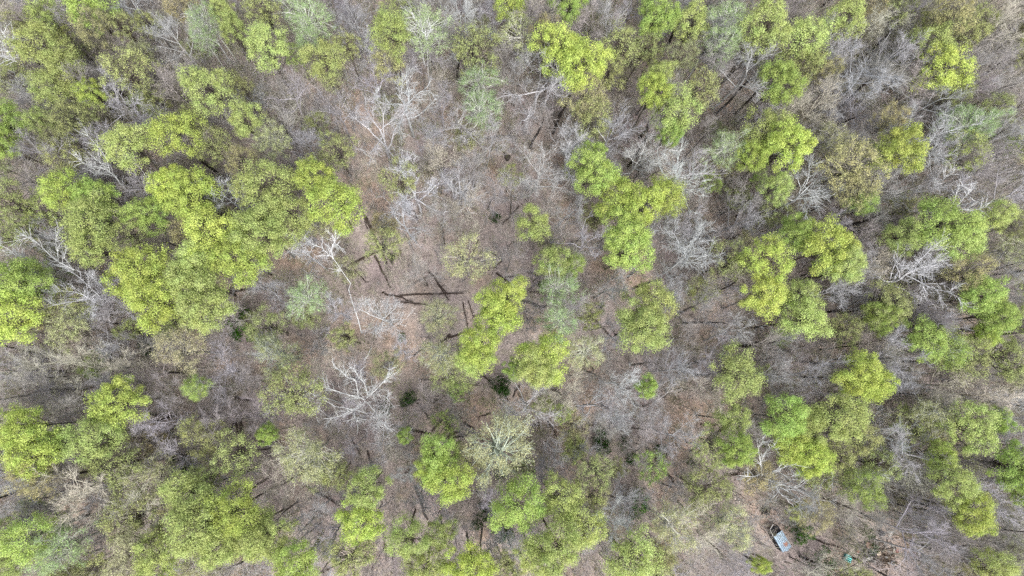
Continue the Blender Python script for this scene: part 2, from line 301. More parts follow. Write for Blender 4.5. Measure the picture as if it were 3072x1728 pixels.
for x, y, r, k in parse(BARE):
    top = 12 + r * .1 + R0.uniform(-1, 1); size = 'small ' if r < 32 else 'big ' if r > 52 else ''
    tp = 'bare' if k in 'WS' and r > 34 and R0.random() < .75 else 'fine'
    c = jit(BC[k], .1); bk = c if k in 'WSV' else (.16, .14, .12)
    tree('bare_tree', tp, x, y, r * 1.08, top, None, bk, c, desc=size + DESC[k], cat='bare tree', group='bare trees between the leafy ones')
    occ.append((x, y, r))
# understorey between the named trees
FR = random.Random(21); cand = []
for _ in range(9000):
    x, y = (FR.uniform(-30, 2606), FR.uniform(-30, 1479)) if _ % 3 else (FR.choice([FR.uniform(-20, 500), FR.uniform(2100, 2600)]), FR.uniform(-20, 1470)); r = FR.uniform(30, 52)
    cen = math.hypot((x - 1200) / 420, (y - 820) / 420)
    if any((x - a) ** 2 + (y - b) ** 2 < (.6 * (c + r)) ** 2 for a, b, c in occ): continue
    if math.hypot(x - 1975, y - 1375) < 62 + r or (2110 < x < 2300 and 1330 < y < 1449): continue
    if cen < 1 and FR.random() < .3: continue
    occ.append((x, y, r * 1.05)); cand.append((x, y, r, cen))
cand = cand[:215]
for x, y, r, cen in cand:
    top = FR.uniform(7, 12) if cen < 1.2 else FR.uniform(11, 16)
    q = FR.random()
    if q < .33: tree('leafy_tree', 'thin', x, y, r, top, jit(LC[FR.choice('OPOYR')], .15), (.2, .18, .15), desc='low ' + DESC['H'], cat='leafy tree', group='leafy trees of the spring woodland')
    else:
        k = FR.choice('SSTTTV'); c = jit(BC[k], .12)
        dark = x > 1700 or x < 700  # outer trunks show their shaded side: that shade is put into darker bark
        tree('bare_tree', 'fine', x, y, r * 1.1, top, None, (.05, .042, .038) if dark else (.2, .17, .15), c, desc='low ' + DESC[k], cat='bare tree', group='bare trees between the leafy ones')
POLES = '1720,813 1827,876 2177,833 2087,906 2404,833 2404,850 1875,868 1799,287 1850,287 2197,245 2077,300 2157,350 2040,420 1910,430 2070,586 2177,616 2177,655 2240,716 2464,700 1977,710 2110,788 2290,300 2350,260 2480,250 1900,150 2020,60 2160,150 2300,60 2500,60 627,153 583,123 387,290 333,323 80,403 560,450 247,177 353,570 133,776 227,811 107,1309 220,1296 1316,175 1298,170 1392,333 1335,370 1152,200 1609,347 1579,420 1412,80 1669,127 1730,200 1700,120 2520,470 2340,420 2560,150 40,940 60,1040 90,1224 283,1114 333,1163 2250,1249 2370,1373'
for e in POLES.split():
    x, y = map(float, e.split(',')); p = at(x, y, 0); top = R0.uniform(14, 18); q = p + np.array([0, 0, top * .85])
    root = bpy.data.objects.new('bare_tree', None); root.empty_display_size = .3; root.location = (p[0], p[1], 0); sc_ = R0.uniform(.62, .85); root.scale = (sc_, sc_, top / 19); root.rotation_euler = (R0.uniform(-.05, .05), R0.uniform(-.05, .05), R0.uniform(0, 6.28)); put(root)
    tm, cm = R0.choice(TPL['pole']); a = put(bpy.data.objects.new('trunk', tm), root); a.color = (.035, .028, .024, 1); a.scale = (1.35, 1.35, 1); b = put(bpy.data.objects.new('branches', cm), root); b.color = (*jit((.26, .24, .235), .15), 1)
    tag(root, None, 'bare tree', 'bare trees between the leafy ones'); TREES.append((root, x, y, 'straight dark-trunked bare tree'))
sap = 0
for _ in range(14000):
    x, y = FR.uniform(-20, 2596), FR.uniform(-20, 1469); r = FR.uniform(22, 38)
    if any((x - a) ** 2 + (y - b) ** 2 < (.5 * (c + r)) ** 2 for a, b, c in occ) or math.hypot(x - 1975, y - 1375) < 60 + r or (2110 < x < 2300 and 1330 < y < 1449): continue
    if math.hypot((x - 1150) / 300, (y - 800) / 300) < 1 and FR.random() < .6: continue
    occ.append((x, y, r)); sap += 1; top = FR.uniform(6, 10)
    if FR.random() < .3: tree('leafy_sapling', 'thin', x, y, r, top, jit(LC[FR.choice('OPOYG')], .15), (.2, .18, .15), desc='slender olive green leafing sapling', cat='leafy sapling', group='saplings under the taller trees')
    else: c = jit(BC[FR.choice('SSTTV')], .12); tree('bare_sapling', 'fine', x, y, r * 1.1, top, None, (.1, .09, .08), c, desc='slender ' + FR.choice(['grey', 'grey']) + ' bare sapling', cat='bare sapling', group='saplings under the taller trees')
    if sap > 230: break
# ------------------------------------------------------------------ snags drawn limb by limb: (pixels of the 3072 px photo) with heights in metres
def snag(label, limbs, base, c, group='white snags', K=.5):
    """limbs: list of (points, h0, h1, r); base: photo pixel of the foot"""
    f = 2576 / 3072; b = at(base[0] * f, base[1] * f, 0); root = bpy.data.objects.new('dead_tree', None); root.location = tuple(b); put(root); root.empty_display_size = .3
    rng = np.random.default_rng(int(base[0])); parts = [[], []]
    for li, (pts, h0, h1, r) in enumerate(limbs):
        n = len(pts); W = []; r = r * K; c = tuple(min(v, .52) for v in c)
        for i, (px, py) in enumerate(pts): W.append(at(px * f, py * f, h0 + (h1 - h0) * i / max(1, n - 1)) - b)
        for i in range(n - 1):
            ra, rb = r * (1 - .72 * i / (n - 1)), r * (1 - .72 * (i + 1) / (n - 1))
            mid = (W[i] + W[i + 1]) / 2 + rng.normal(0, .09, 3) * (0 if li == 0 else 1)
            parts[0 if li == 0 else 1] += [(*W[i], *mid, ra, (ra + rb) / 2), (*mid, *W[i + 1], (ra + rb) / 2, rb)]
            if li > 0:
                for _ in range(9):
                    t = rng.uniform(0, 1); q = W[i] * (1 - t) + W[i + 1] * t; d = _n(W[i + 1] - W[i])
                    s, pp = poly(rng, q, side_dir(rng, d, rng.uniform(.4, 1.1)), rng.uniform(.5, 2.), rng.uniform(.012, .035), 3, .2, .05, .4); parts[1] += s
                    for _ in range(2):
                        q2, d2, r2 = pick(pp, rng.uniform(.2, .9)); s, _p = poly(rng, q2, side_dir(rng, d2, .6), rng.uniform(.3, .8), .011, 1, .2, .05, .6); parts[1] += s
    a = put(bpy.data.objects.new('trunk', tube_mesh('snag_trunk', [(parts[0], 8)], BARK)), root); a.color = (*c, 1)
    d = put(bpy.data.objects.new('branches', tube_mesh('snag_branches', [(parts[1], 6)], BARK)), root); d.color = (*c, 1)
    tag(root, label, 'dead tree', None); return root
WH = (.42, .425, .42)
def z4(l, ox=860, oy=1050, k=6.44): return [(ox + x / k, oy + y / k) for x, y in l]
snag('big forked white snag sprawling over an olive crown, bare limbs on every side', [([(1118, 1166), (1098, 1192)], 0, 10, .24),
  (z4([(1500, 960), (1230, 880), (900, 770), (760, 750), (700, 520)]), 10, 15, .16), (z4([(1390, 930), (1340, 600), (1230, 550), (1090, 430), (900, 300)]), 10.5, 16, .12),
  (z4([(1560, 870), (1500, 640), (1400, 530), (1290, 350)]), 11, 16, .11), (z4([(1540, 930), (1640, 840), (1800, 690), (1920, 560), (1980, 350)]), 10, 16, .14), (z4([(1640, 850), (1720, 660)]), 11, 14, .09),
  (z4([(1560, 850), (1700, 850), (1940, 910), (1975, 880)]), 10, 13, .09), (z4([(1520, 1000), (1440, 1080), (1300, 1160), (920, 1090)]), 10, 14, .13), (z4([(1300, 1160), (1060, 1270), (770, 1330)]), 12, 15, .1),
  (z4([(1300, 1160), (1320, 1300), (1360, 1400)]), 12, 14, .08), (z4([(1540, 1000), (1720, 1200), (1800, 1370), (1920, 1450)]), 10, 14, .12), (z4([(1750, 1275), (1970, 1260)]), 12, 13.5, .06), (z4([(1920, 560), (2090, 440)]), 14, 16, .06)], (1118, 1166), WH)
snag('broken white snag with a stout trunk lying across the olive crown', [([(1030, 1212), (962, 1188)], 0, 9, .3), (z4([(660, 890), (540, 880), (290, 770), (60, 440)]), 9, 15, .14), (z4([(540, 880), (400, 820), (100, 700), (0, 600)]), 9.5, 14, .1),
  (z4([(540, 950), (400, 940), (170, 930)]), 9, 12, .1), (z4([(530, 870), (470, 680), (440, 580)]), 10, 14, .08), (z4([(660, 900), (640, 1060), (530, 1240)]), 9, 12, .07), (z4([(400, 940), (270, 1000), (190, 1050)]), 10, 12, .06)], (1030, 1212), WH)
snag('slender white birch snag with a long bright trunk crossing brown leaf litter', [([(1085, 1000), (1072, 950), (1056, 905), (1046, 868), (1052, 850), (1036, 828), (1024, 810), (1000, 775)], 0, 14, .19), ([(1000, 775), (994, 750), (1006, 723), (1002, 715)], 14, 17, .12),
  ([(1000, 777), (982, 760), (966, 743)], 14, 16, .09), ([(1002, 730), (1018, 738)], 15, 16, .06), ([(1024, 812), (1010, 806)], 12, 13, .06)], (1085, 1000), (.74, .74, .72))
snag('antler-shaped white snag above the open fresh green crown by the edge', [([(2800, 650), (2863, 628)], 0, 13, .2), ([(2863, 628), (2900, 628), (2938, 625), (2970, 608)], 13, 16, .15), ([(2880, 628), (2938, 640)], 13, 15, .1), ([(2863, 628), (2890, 595), (2911, 576), (2918, 555)], 13, 17, .13),
  ([(2855, 622), (2871, 572), (2890, 553)], 13, 17, .11), ([(2900, 628), (2925, 600)], 14, 16, .08)], (2800, 650), (.72, .73, .74))
snag('small two-pronged white snag standing in grey twigs', [([(2790, 570), (2831, 537)], 0, 12, .12), ([(2831, 537), (2837, 503)], 12, 14, .1), ([(2831, 537), (2852, 520), (2867, 507)], 12, 14, .1)], (2790, 570), (.75, .75, .75))
snag('wide white snag with long sweeping limbs beside the great lime crown mass', [([(420, 860), (223, 810)], 0, 12, .26), ([(223, 810), (171, 783), (115, 731), (60, 700)], 12, 15, .17), ([(175, 785), (172, 745), (168, 710), (174, 688)], 13, 16, .08), ([(200, 800), (150, 790), (90, 784), (50, 768), (0, 735)], 12, 16, .15),
  ([(90, 784), (60, 765), (40, 750)], 14, 16, .09), ([(160, 790), (128, 812)], 13, 13, .06), ([(215, 805), (190, 770), (200, 745)], 13, 15, .08), ([(120, 735), (90, 712), (0, 730)], 14, 16, .07)], (420, 860), WH)
snag('reclining white snag with a curved trunk behind the pale yellow crown', [([(560, 680), (420, 600), (374, 564)], 0, 11, .2), ([(374, 564), (346, 529), (318, 505), (270, 497), (238, 477)], 11, 16, .16), ([(330, 515), (320, 480), (295, 440), (258, 400)], 13, 17, .1), ([(346, 529), (300, 520), (270, 497)], 12, 15, .08), ([(318, 505), (290, 480)], 14, 16, .07)], (560, 680), WH)
snag('white birch trunk rising from brown litter into a mint green crown', [([(700, 195), (684, 175), (662, 140), (640, 103), (620, 60), (600, 25)], 0, 17, .2), ([(640, 103), (610, 60), (570, 30)], 12, 17, .08), ([(625, 90), (590, 62), (575, 50)], 13, 16, .08), ([(660, 135), (610, 105), (580, 85)], 11, 15, .08)], (700, 195), (.78, .78, .75))
z9 = lambda l: [(2048 + x * .3975, 1152 + y * .3975) for x, y in l]
snag('white many-limbed snag spreading over twigs above the rusty metal shelter', [([(2250, 1400), (2286, 1422)], 0, 11, .22), (z9([(600, 690), (590, 600), (570, 480), (610, 430)]), 11, 16, .13), (z9([(590, 590), (640, 490), (700, 460)]), 12, 16, .1), (z9([(600, 680), (700, 655), (860, 600)]), 11, 16, .14),
  (z9([(620, 690), (700, 760), (800, 775), (900, 770)]), 11, 15, .13), (z9([(600, 690), (520, 700), (430, 690)]), 11, 14, .12), (z9([(640, 700), (760, 850), (870, 900)]), 11, 14, .1), (z9([(650, 700), (680, 800)]), 11, 13, .08), (z9([(700, 655), (800, 700), (880, 690)]), 12, 15, .09)], (2250, 1400), WH)
snag('twisted white snag with crooked limbs amid open green leaves', [(z9([(1180, 640), (1310, 720)]), 0, 11, .15), (z9([(1310, 720), (1350, 670), (1460, 665), (1530, 690)]), 11, 15, .1), (z9([(1330, 715), (1440, 760), (1460, 800)]), 11, 14, .1), (z9([(1380, 740), (1460, 700)]), 12, 14, .09), (z9([(1180, 690), (1130, 700), (1130, 750)]), 10, 13, .07)], (2517, 1406), WH)
snag('thin white snag leaning over lavender brush beside the fresh green crown', [([(1795, 875), (1850, 820), (1868, 790)], 0, 12, .12), ([(1868, 790), (1880, 782), (1898, 790)], 12, 14, .07), ([(1830, 840), (1880, 820), (1910, 800)], 8, 12, .08), ([(1810, 870), (1840, 870), (1895, 868)], 6, 10, .07), ([(1815, 872), (1845, 905)], 6, 9, .06)], (1795, 875), WH)
snag('small silver snag lying among brown twigs below the lone lime crown', [([(350, 1085), (325, 1065)], 0, 7, .12), ([(325, 1065), (298, 1045), (300, 1030)], 7, 10, .09), ([(325, 1065), (310, 1040), (325, 1025)], 7, 10, .07), ([(335, 1075), (318, 1050)], 6, 9, .07)], (350, 1085), WH)
snag('pale snag poking out of the tall grey crowns in the corner', [([(110, 260), (55, 170)], 0, 15, .15), ([(55, 170), (40, 140), (30, 125), (5, 95)], 15, 17, .09), ([(30, 130), (48, 95)], 15, 17, .07), ([(45, 180), (12, 145), (0, 120)], 14, 16, .09), ([(50, 185), (10, 170), (0, 160)], 14, 16, .08)], (110, 260), WH)
snag('tall crooked white snag among mint leaves at the top', [([(1288, 286), (1285, 230), (1282, 150), (1280, 112)], 0, 15, .17), ([(1280, 112), (1295, 75)], 15, 18, .1), ([(1282, 130), (1255, 70), (1235, 35)], 13, 18, .1), ([(1275, 195), (1262, 135), (1235, 85)], 9, 16, .11), ([(1281, 115), (1265, 85)], 15, 17, .07)], (1288, 286), (.7, .7, .68))
# ------------------------------------------------------------------ ground
m, ns, l = mat('forest_floor')
tc = N(ns, 'ShaderNodeNewGeometry')
def nz(sc, det=6, rough=.6):
    n = N(ns, 'ShaderNodeTexNoise'); n.inputs['Scale'].default_value = sc; n.inputs['Detail'].default_value = det; n.inputs['Roughness'].default_value = rough
    l.new(tc.outputs['Position'], n.inputs['Vector']); return n
n1, n2, n3 = nz(1.9, 9, .8), nz(.09, 4), nz(.35, 5)
r1 = ramp(ns, [(.28, (.085, .072, .069)), (.4, (.235, .205, .195)), (.55, (.34, .3, .283)), (.7, (.46, .41, .385))])
l.new(n1.outputs['Fac'], r1.inputs[0])
r2 = ramp(ns, [(.35, (.84, .77, .80)), (.5, (1, .96, .92)), (.62, (1.15, .98, .84))]); l.new(n2.outputs['Fac'], r2.inputs[0])
mx = N(ns, 'ShaderNodeMix', data_type='RGBA', blend_type='MULTIPLY'); mx.inputs[0].default_value = 1
l.new(r1.outputs[0], mx.inputs[6]); l.new(r2.outputs[0], mx.inputs[7])
r3 = ramp(ns, [(.55, (0, 0, 0)), (.72, (1, 1, 1))]); l.new(n3.outputs['Fac'], r3.inputs[0])
sc_ = N(ns, 'ShaderNodeMath', operation='MULTIPLY'); sc_.inputs[1].default_value = .45; l.new(r3.outputs[0], sc_.inputs[0])
mg = N(ns, 'ShaderNodeMix', data_type='RGBA'); l.new(sc_.outputs[0], mg.inputs[0]); l.new(mx.outputs[2], mg.inputs[6]); mg.inputs[7].default_value = (.1, .115, .04, 1)
p = N(ns, 'ShaderNodeBsdfPrincipled'); p.inputs['Roughness'].default_value = 1; p.inputs['Specular IOR Level'].default_value = .1
bp = N(ns, 'ShaderNodeBump'); bp.inputs['Strength'].default_value = .6; bp.inputs['Distance'].default_value = .1; l.new(n1.outputs['Fac'], bp.inputs['Height']); l.new(bp.outputs[0], p.inputs['Normal'])
o = N(ns, 'ShaderNodeOutputMaterial'); l.new(mg.outputs[2], p.inputs['Base Color']); l.new(p.outputs[0], o.inputs[0])
FLOOR = m
def gz(x, y): return .22 * np.sin(x * .11 + 1) * np.cos(y * .09) + .12 * np.sin(x * .31 + y * .23) - .25
n = 240; xs = np.linspace(-400, 400, n + 1); X, Y = np.meshgrid(xs, xs); V = np.stack([X, Y, gz(X, Y)], -1).reshape(-1, 3)
i = np.arange(n * (n + 1)).reshape(n, n + 1)[:, :-1].ravel(); F = np.stack([i, i + 1, i + n + 2, i + n + 1], 1)
g = put(bpy.data.objects.new('ground', mesh_np('ground', V, F, [FLOOR]))); g['kind'] = 'structure'; g['label'] = 'brown leaf-covered forest floor'
rng = np.random.default_rng(5)
c0, c1 = at(-60, -60), at(2640, 1510); lo = np.array([at(-60, -60)[0], at(0, 1510)[1]]); hi = np.array([at(2640, -60)[0], at(0, -60)[1]])
lo = np.array([-76., -34.]); hi = np.array([97., 70.])
def scatter(n): P = rng.uniform(lo, hi, (n, 2)); return np.concatenate([P, gz(P[:, 0], P[:, 1])[:, None]], 1)
# leaf litter: small curled leaves on the floor
m, ns, l = mat('litter'); ge = N(ns, 'ShaderNodeNewGeometry')
rl = ramp(ns, [(0, (.12, .095, .088)), (.3, (.265, .227, .212)), (.6, (.365, .318, .295)), (.85, (.47, .415, .38)), (1, (.58, .52, .47))]); l.new(ge.outputs['Random Per Island'], rl.inputs[0])
d = N(ns, 'ShaderNodeBsdfDiffuse'); o = N(ns, 'ShaderNodeOutputMaterial'); l.new(rl.outputs[0], d.inputs[0]); l.new(d.outputs[0], o.inputs[0])
V, F = leaves(rng, scatter(60000) + np.array([0, 0, .06]), np.full(60000, .2), 1, .14, up=.2)
lt = put(bpy.data.objects.new('leaf_litter', mesh_np('leaf_litter', V, F, [m]))); tag(lt, 'brown fallen leaves covering the woodland floor', 'leaf litter', None, 'stuff')
# ------------------------------------------------------------------ evergreen shrubs
def shrub_mesh(seed):
    r = np.random.default_rng(seed); C = crown_points(r, 1., 1.1, 22, .5); C[:, 2] += 1.
    V, F = leaves(r, C, r.uniform(.25, .42, len(C)), 60, .06); st = []
    for c in C[::2]: st.append((0, 0, -.3, *c, .03, .012))
    return mesh_np('shrub_leaves', V, F, [LEAF]), tube_mesh('shrub_stems', [(st, 4)], BARK)
SH = [shrub_mesh(i) for i in range(5)]
SHR = [(610, 815, 32, 2, 'dark green juniper beside the great lime crown mass'), (370, 875, 18, 0, 0), (450, 1175, 26, 0, 0), (480, 1185, 16, 0, 0), (1449, 1122, 14, 0, 0), (1449, 1140, 12, 0, 0), (1512, 1100, 17, 0, 0), (1516, 1125, 18, 0, 0), (1572, 1118, 12, 0, 0), (1590, 1155, 13, 0, 0), (1665, 1136, 14, 0, 0),
  (1608, 1262, 22, 1, 0), (1590, 1285, 20, 0, 0), (1262, 1335, 22, 0, 0), (1280, 1350, 14, 0, 0), (1225, 1285, 17, 0, 0), (1210, 1238, 11, 0, 0), (1198, 1322, 12, 0, 0), (1260, 968, 20, 0, 0), (1268, 985, 12, 0, 0), (1030, 1000, 14, 0, 0), (1018, 1012, 10, 0, 0), (968, 1030, 12, 0, 0), (1010, 848, 9, 1, 0), (986, 645, 7, 0, 0),
  (1247, 545, 11, 0, 0), (2002, 1328, 14, 0, 0), (2026, 1342, 17, 1, 0), (2018, 1362, 11, 1, 0), (2067, 1418, 26, 0, 0), (2544, 1309, 20, 0, 0), (530, 120, 14, 0, 0), (1290, 1440, 14, 0, 0), (1665, 920, 8, 0, 0), (1400, 1440, 12, 0, 0), (400, 135, 10, 0, 0), (2190, 1340, 12, 0, 0), (2205, 1385, 10, 0, 0), (1258, 1190, 14, 0, 0), (1745, 1165, 10, 0, 0), (2510, 1430, 14, 0, 0), (640, 850, 12, 0, 0), (250, 395, 16, 0, 0)]
SHRUBS = []
for x, y, r, b, lab in SHR:
    p = at(x, y, 1.2); s = 1.25 * r * scale_at(p); root = bpy.data.objects.new('evergreen_shrub', None); root.empty_display_size = .3; put(root)
    root.location = (p[0], p[1], float(gz(p[0], p[1]))); root.scale = (s, s, s * (1.5 if b == 2 else 1)); root.rotation_euler = (0, 0, R0.uniform(0, 6)); k = R0.randrange(5)
    c = put(bpy.data.objects.new('leaves', SH[k][0]), root); c.color = (*jit(((.035, .095, .018), (.08, .2, .025), (.06, .16, .015))[b], .15), 1)
    q = put(bpy.data.objects.new('stem', SH[k][1]), root); q.color = (.12, .1, .08, 1)
    tag(root, lab or None, 'shrub', 'dark green shrubs on the forest floor')
    if not lab: SHRUBS.append((root, x, y, ('small ' if r < 13 else 'broad ' if r > 21 else '') + ('bright' if b else 'dark') + ' green low shrub'))
# ------------------------------------------------------------------ fallen logs (view pixels)
LOGS = '''882,663,949,633,14 919,546,972,663,17 942,643,982,723,12 880,663,919,710,8 892,657,919,696,9g 1016,590,1052,650,13g 1076,680,1126,740,12 1005,743,1166,738,9 1126,850,1186,833,12 1039,896,1076,870,8 1249,686,1322,740,12 1229,630,1264,655,10 1264,655,1242,675,8
1326,683,1356,696,8 1272,697,1310,692,7 1296,753,1372,773,14 1322,743,1356,710,10g 1579,696,1626,663,13 1592,726,1662,703,11 1052,956,1149,953,10 1122,946,1159,906,9 1209,936,1232,960,11 992,1073,1086,1093,14 1076,1119,1159,1086,14 1136,1103,1186,1091,9 1086,1086,1146,1023,9 1129,1109,1137,1036,11
1046,1226,1076,1309,17 1076,1321,1119,1321,13 966,1326,971,1413,13 1236,1408,1312,1396,15 1629,1129,1702,1223,16 1655,1140,1690,1216,10g 1330,1080,1356,1063,10 1536,1062,1566,1056,16 1139,350,1172,352,10 1212,347,1289,338,11 1002,372,1066,398,9w 906,373,949,413,9w 567,733,660,728,10 573,730,597,696,8 687,730,727,816,13g
570,762,600,778,10 280,840,407,853,12 337,833,400,856,13 7,943,167,940,14 283,1114,397,1099,12 397,1099,443,1076,7 0,1038,80,1033,15 333,1163,443,1154,12 37,1224,130,1216,11 0,1353,107,1309,16 170,1314,220,1296,14 363,1041,433,1049,12 590,1000,720,1033,12 600,1040,608,1100,20 590,1060,612,1132,12 575,1085,600,1045,10 627,1230,683,1200,7
767,1222,853,1272,10 223,1426,257,1389,8 1737,1139,1824,1076,12 1750,1145,1828,1076,12 1824,1196,1860,1197,17 2250,1249,2327,1269,11 2327,1269,2354,1266,11 2097,1089,2184,1084,12 2370,1373,2434,1356,11 2020,1344,2120,1381,7 1888,1391,1945,1420,8 1378,1057,1400,1100,7 690,1385,1,1,0 1100,770,1000,760,7 1290,1000,1310,965,7
1165,760,1180,835,6 960,735,1040,760,8 1178,755,1192,800,5 820,1010,1,1,0 300,1020,1,1,0 1450,1150,1500,1172,8 1890,1305,1,1,0 1700,800,1745,770,7g 2350,1290,1,1,0 915,905,935,875,7w 1180,1110,1,1,0 1860,1090,1,1,0 1880,1055,1930,1058,10 1870,1085,1925,1068,10 1765,1067,1808,1069,9 1250,360,1,1,0'''
lm = {'': plain('log_bark', (.055, .04, .033), .95), 'g': plain('log_grey', (.24, .21, .2), .9), 'w': plain('log_white', (.6, .59, .56), .8)}
LG = []; CLEAR = [(at(x_, y_, 0), at(x_, y_, 0) + np.array([.1, 0, 0]), r_ * .075) for x_, y_, r_, _b, _l in SHR]; LR = random.Random(3)
for _ in range(60):
    lx, ly = (LR.gauss(1180, 420), LR.gauss(880, 330)); la = LR.uniform(0, 3.14); ll = LR.uniform(14, 46)
    LOGS += ' %d,%d,%d,%d,%d%s' % (lx - math.cos(la) * ll, ly - math.sin(la) * ll, lx + math.cos(la) * ll, ly + math.sin(la) * ll, LR.choice([5, 7, 9, 11]), LR.choice(['', '', 'g']))
for e in LOGS.split():
    v = e.split(','); c = v[4][-1] if v[4][-1] in 'gw' else ''; x0, y0, x1, y1 = map(float, v[:4]); wd = float(v[4].rstrip('gw'))
    if wd == 0 or not (10 < x0 < 2560 and 10 < y0 < 1440): continue
    r = wd * .012 + .025; a = at(x0, y0, r); b = at(x1, y1, r); a[2] = gz(a[0], a[1]) + r * .8; b[2] = gz(b[0], b[1]) + r * .8 + (.25 if wd < 12 else 0)
    CLEAR.append((a, b, .6)); mid = (a + b) / 2; rr = np.random.default_rng(int(abs(x0 * 7 + y0))); pts = [a]
    for t in (.2, .4, .6, .8): pts.append(a * (1 - t) + b * t + np.array([*rr.normal(0, .09, 2), 0]))
    pts.append(b); sg = []
    for i in range(5): sg.append((*(pts[i] - mid), *(pts[i + 1] - mid), r * (1 - i * .1), r * (1 - (i + 1) * .1)))
    st = []; dd = _n(b - a)
    for _ in range(3 + int(np.linalg.norm(b - a) / 1.2)):
        t = rr.uniform(.2, 1); q = a * (1 - t) + b * t - mid; s, _p = poly(rr, q, side_dir(rr, dd, rr.uniform(.6, 1.2)), rr.uniform(.4, 1.1), r * .3, 2, .2, 0, .4); st += s
    Vt, Ft = tubes(sg, 8); me = bpy.data.meshes.new('log')       # closed tapered stem with capped ends
    capA = list(range(8))[::-1]; capB = [len(Vt) - 8 + i for i in range(8)]; Vs, Fs = tubes(st, 4)
    me.from_pydata([tuple(q) for q in Vt] + [tuple(q) for q in Vs], [], [tuple(int(z) for z in f) for f in Ft] + [tuple(capA), tuple(capB)] + [tuple(int(z) + len(Vt) for z in f) for f in Fs]); me.materials.append(lm[c])
    ob = put(bpy.data.objects.new('fallen_log', me)); ob.location = tuple(mid); tag(ob, None, 'log', 'fallen logs on the forest floor')
    ln = float(np.linalg.norm(b - a)); LG.append((ob, (x0 + x1) / 2, (y0 + y1) / 2, ('long ' if ln > 4.5 else 'short ' if ln < 2.4 else '') + {'': 'dark brown', 'g': 'weathered grey', 'w': 'white birch'}[c] + ' fallen log'))
# ------------------------------------------------------------------ boulders and stumps
def rock(x, y, r, name, label, cat, c, sq=.6):
    p = at(x, y, 0); rad = r * scale_at(p); q = np.random.default_rng(int(x)); n, mm = 14, 9; V = []
    for j in range(mm + 1):
        for i in range(n):
            th, ph = math.pi * j / mm, 2 * math.pi * i / n; k = 1 + .16 * math.sin(3 * ph + q.uniform(0, .5)) + q.normal(0, .07); V.append((rad * k * math.sin(th) * math.cos(ph), rad * k * math.sin(th) * math.sin(ph), rad * sq * math.cos(th)))
    F = [(j * n + i, j * n + (i + 1) % n, (j + 1) * n + (i + 1) % n, (j + 1) * n + i) for j in range(mm) for i in range(n)]
    me = bpy.data.meshes.new(name); me.from_pydata(V, [], F); me.materials.append(plain(name + '_stone', c, .95, sc=4)); ob = put(bpy.data.objects.new(name, me)); ob.location = (p[0], p[1], float(gz(p[0], p[1])) + rad * sq * .4); tag(ob, label, cat)
rock(1745, 730, 10, 'boulder', 'round dark boulder on pale litter below the green-white bare tree', 'boulder', (.07, .05, .045))
rock(1277, 395, 8, 'tree_stump', 'mossy dark hollow stump in the open pinkish litter', 'stump', (.06, .05, .045), .9)
rock(1003, 636, 8, 'boulder', 'small brown mossy boulder by crossing dark logs', 'boulder', (.1, .085, .04))
rock(1513, 770, 6, 'tree_stump', 'small black stump in the lavender brush', 'stump', (.03, .025, .022), .9)
rock(1360, 715, 7, 'root_plate', 'dark upturned root plate between fallen logs', 'root plate', (.05, .035, .03), 1.3)
rock(818, 298, 8, 'tree_stump', 'reddish brown stump on bare leaf litter', 'stump', (.08, .045, .03), .8)
rock(440, 1400, 6, 'tree_stump', 'dark stump hidden beside the cream budding tree', 'stump', (.05, .04, .03), .8)
# ------------------------------------------------------------------ metal-roofed shelter
def src(px, py, z=0): return at(px * 2576 / 3072, py * 2576 / 3072, z)
zt = 1.9; A = src(2316.4, 1611, zt); B = src(2344, 1594.5, zt); C_ = src(2379.3, 1638.4, zt); D = src(2353, 1656, zt)
c = (A + B + C_ + D) / 4; ux = _n((B - A) + (C_ - D)); uy = _n(((A - D) + (B - C_)) - ux * np.dot((A - D) + (B - C_), ux)); wx = (np.linalg.norm(B - A) + np.linalg.norm(C_ - D)) / 2; wy = (np.linalg.norm(A - D) + np.linalg.norm(B - C_)) / 2
sh = put(bpy.data.objects.new('wood_shelter', None)); sh.empty_display_size = .3; sh.location = (c[0], c[1], float(gz(c[0], c[1]))); sh.rotation_euler = (0, 0, math.atan2(ux[1], ux[0]))
tag(sh, 'small shelter with a rusty corrugated metal roof and open dark end', 'shelter')
def bmo(name, V, F, m, parent, loc=(0, 0, 0)):
    me = bpy.data.meshes.new(name); me.from_pydata([tuple(map(float, v)) for v in V], [], F); me.materials.append(m); ob = put(bpy.data.objects.new(name, me), parent); ob.location = loc; return ob
def box(x0, x1, y0, y1, z0, z1):
    return [(x0, y0, z0), (x1, y0, z0), (x1, y1, z0), (x0, y1, z0), (x0, y0, z1), (x1, y0, z1), (x1, y1, z1), (x0, y1, z1)], [(0, 3, 2, 1), (4, 5, 6, 7), (0, 1, 5, 4), (1, 2, 6, 5), (2, 3, 7, 6), (3, 0, 4, 7)]
m, ns, l = mat('corrugated_metal'); tcx = N(ns, 'ShaderNodeTexCoord')
def nn(s, d=4):
    q = N(ns, 'ShaderNodeTexNoise'); q.inputs['Scale'].default_value = s; q.inputs['Detail'].default_value = d; l.new(tcx.outputs['Object'], q.inputs['Vector']); return q
q1 = nn(2.2); rr1 = ramp(ns, [(.3, (.16, .22, .28)), (.55, (.3, .39, .47)), (.75, (.46, .56, .64))]); wv = N(ns, 'ShaderNodeTexWave', bands_direction='X'); wv.inputs['Scale'].default_value = 1.3; wv.inputs['Distortion'].default_value = .6; l.new(tcx.outputs['Object'], wv.inputs['Vector'])
av = N(ns, 'ShaderNodeMix'); av.inputs[0].default_value = .55; l.new(q1.outputs['Fac'], av.inputs[2]); l.new(wv.outputs['Fac'], av.inputs[3]); l.new(av.outputs[0], rr1.inputs[0])
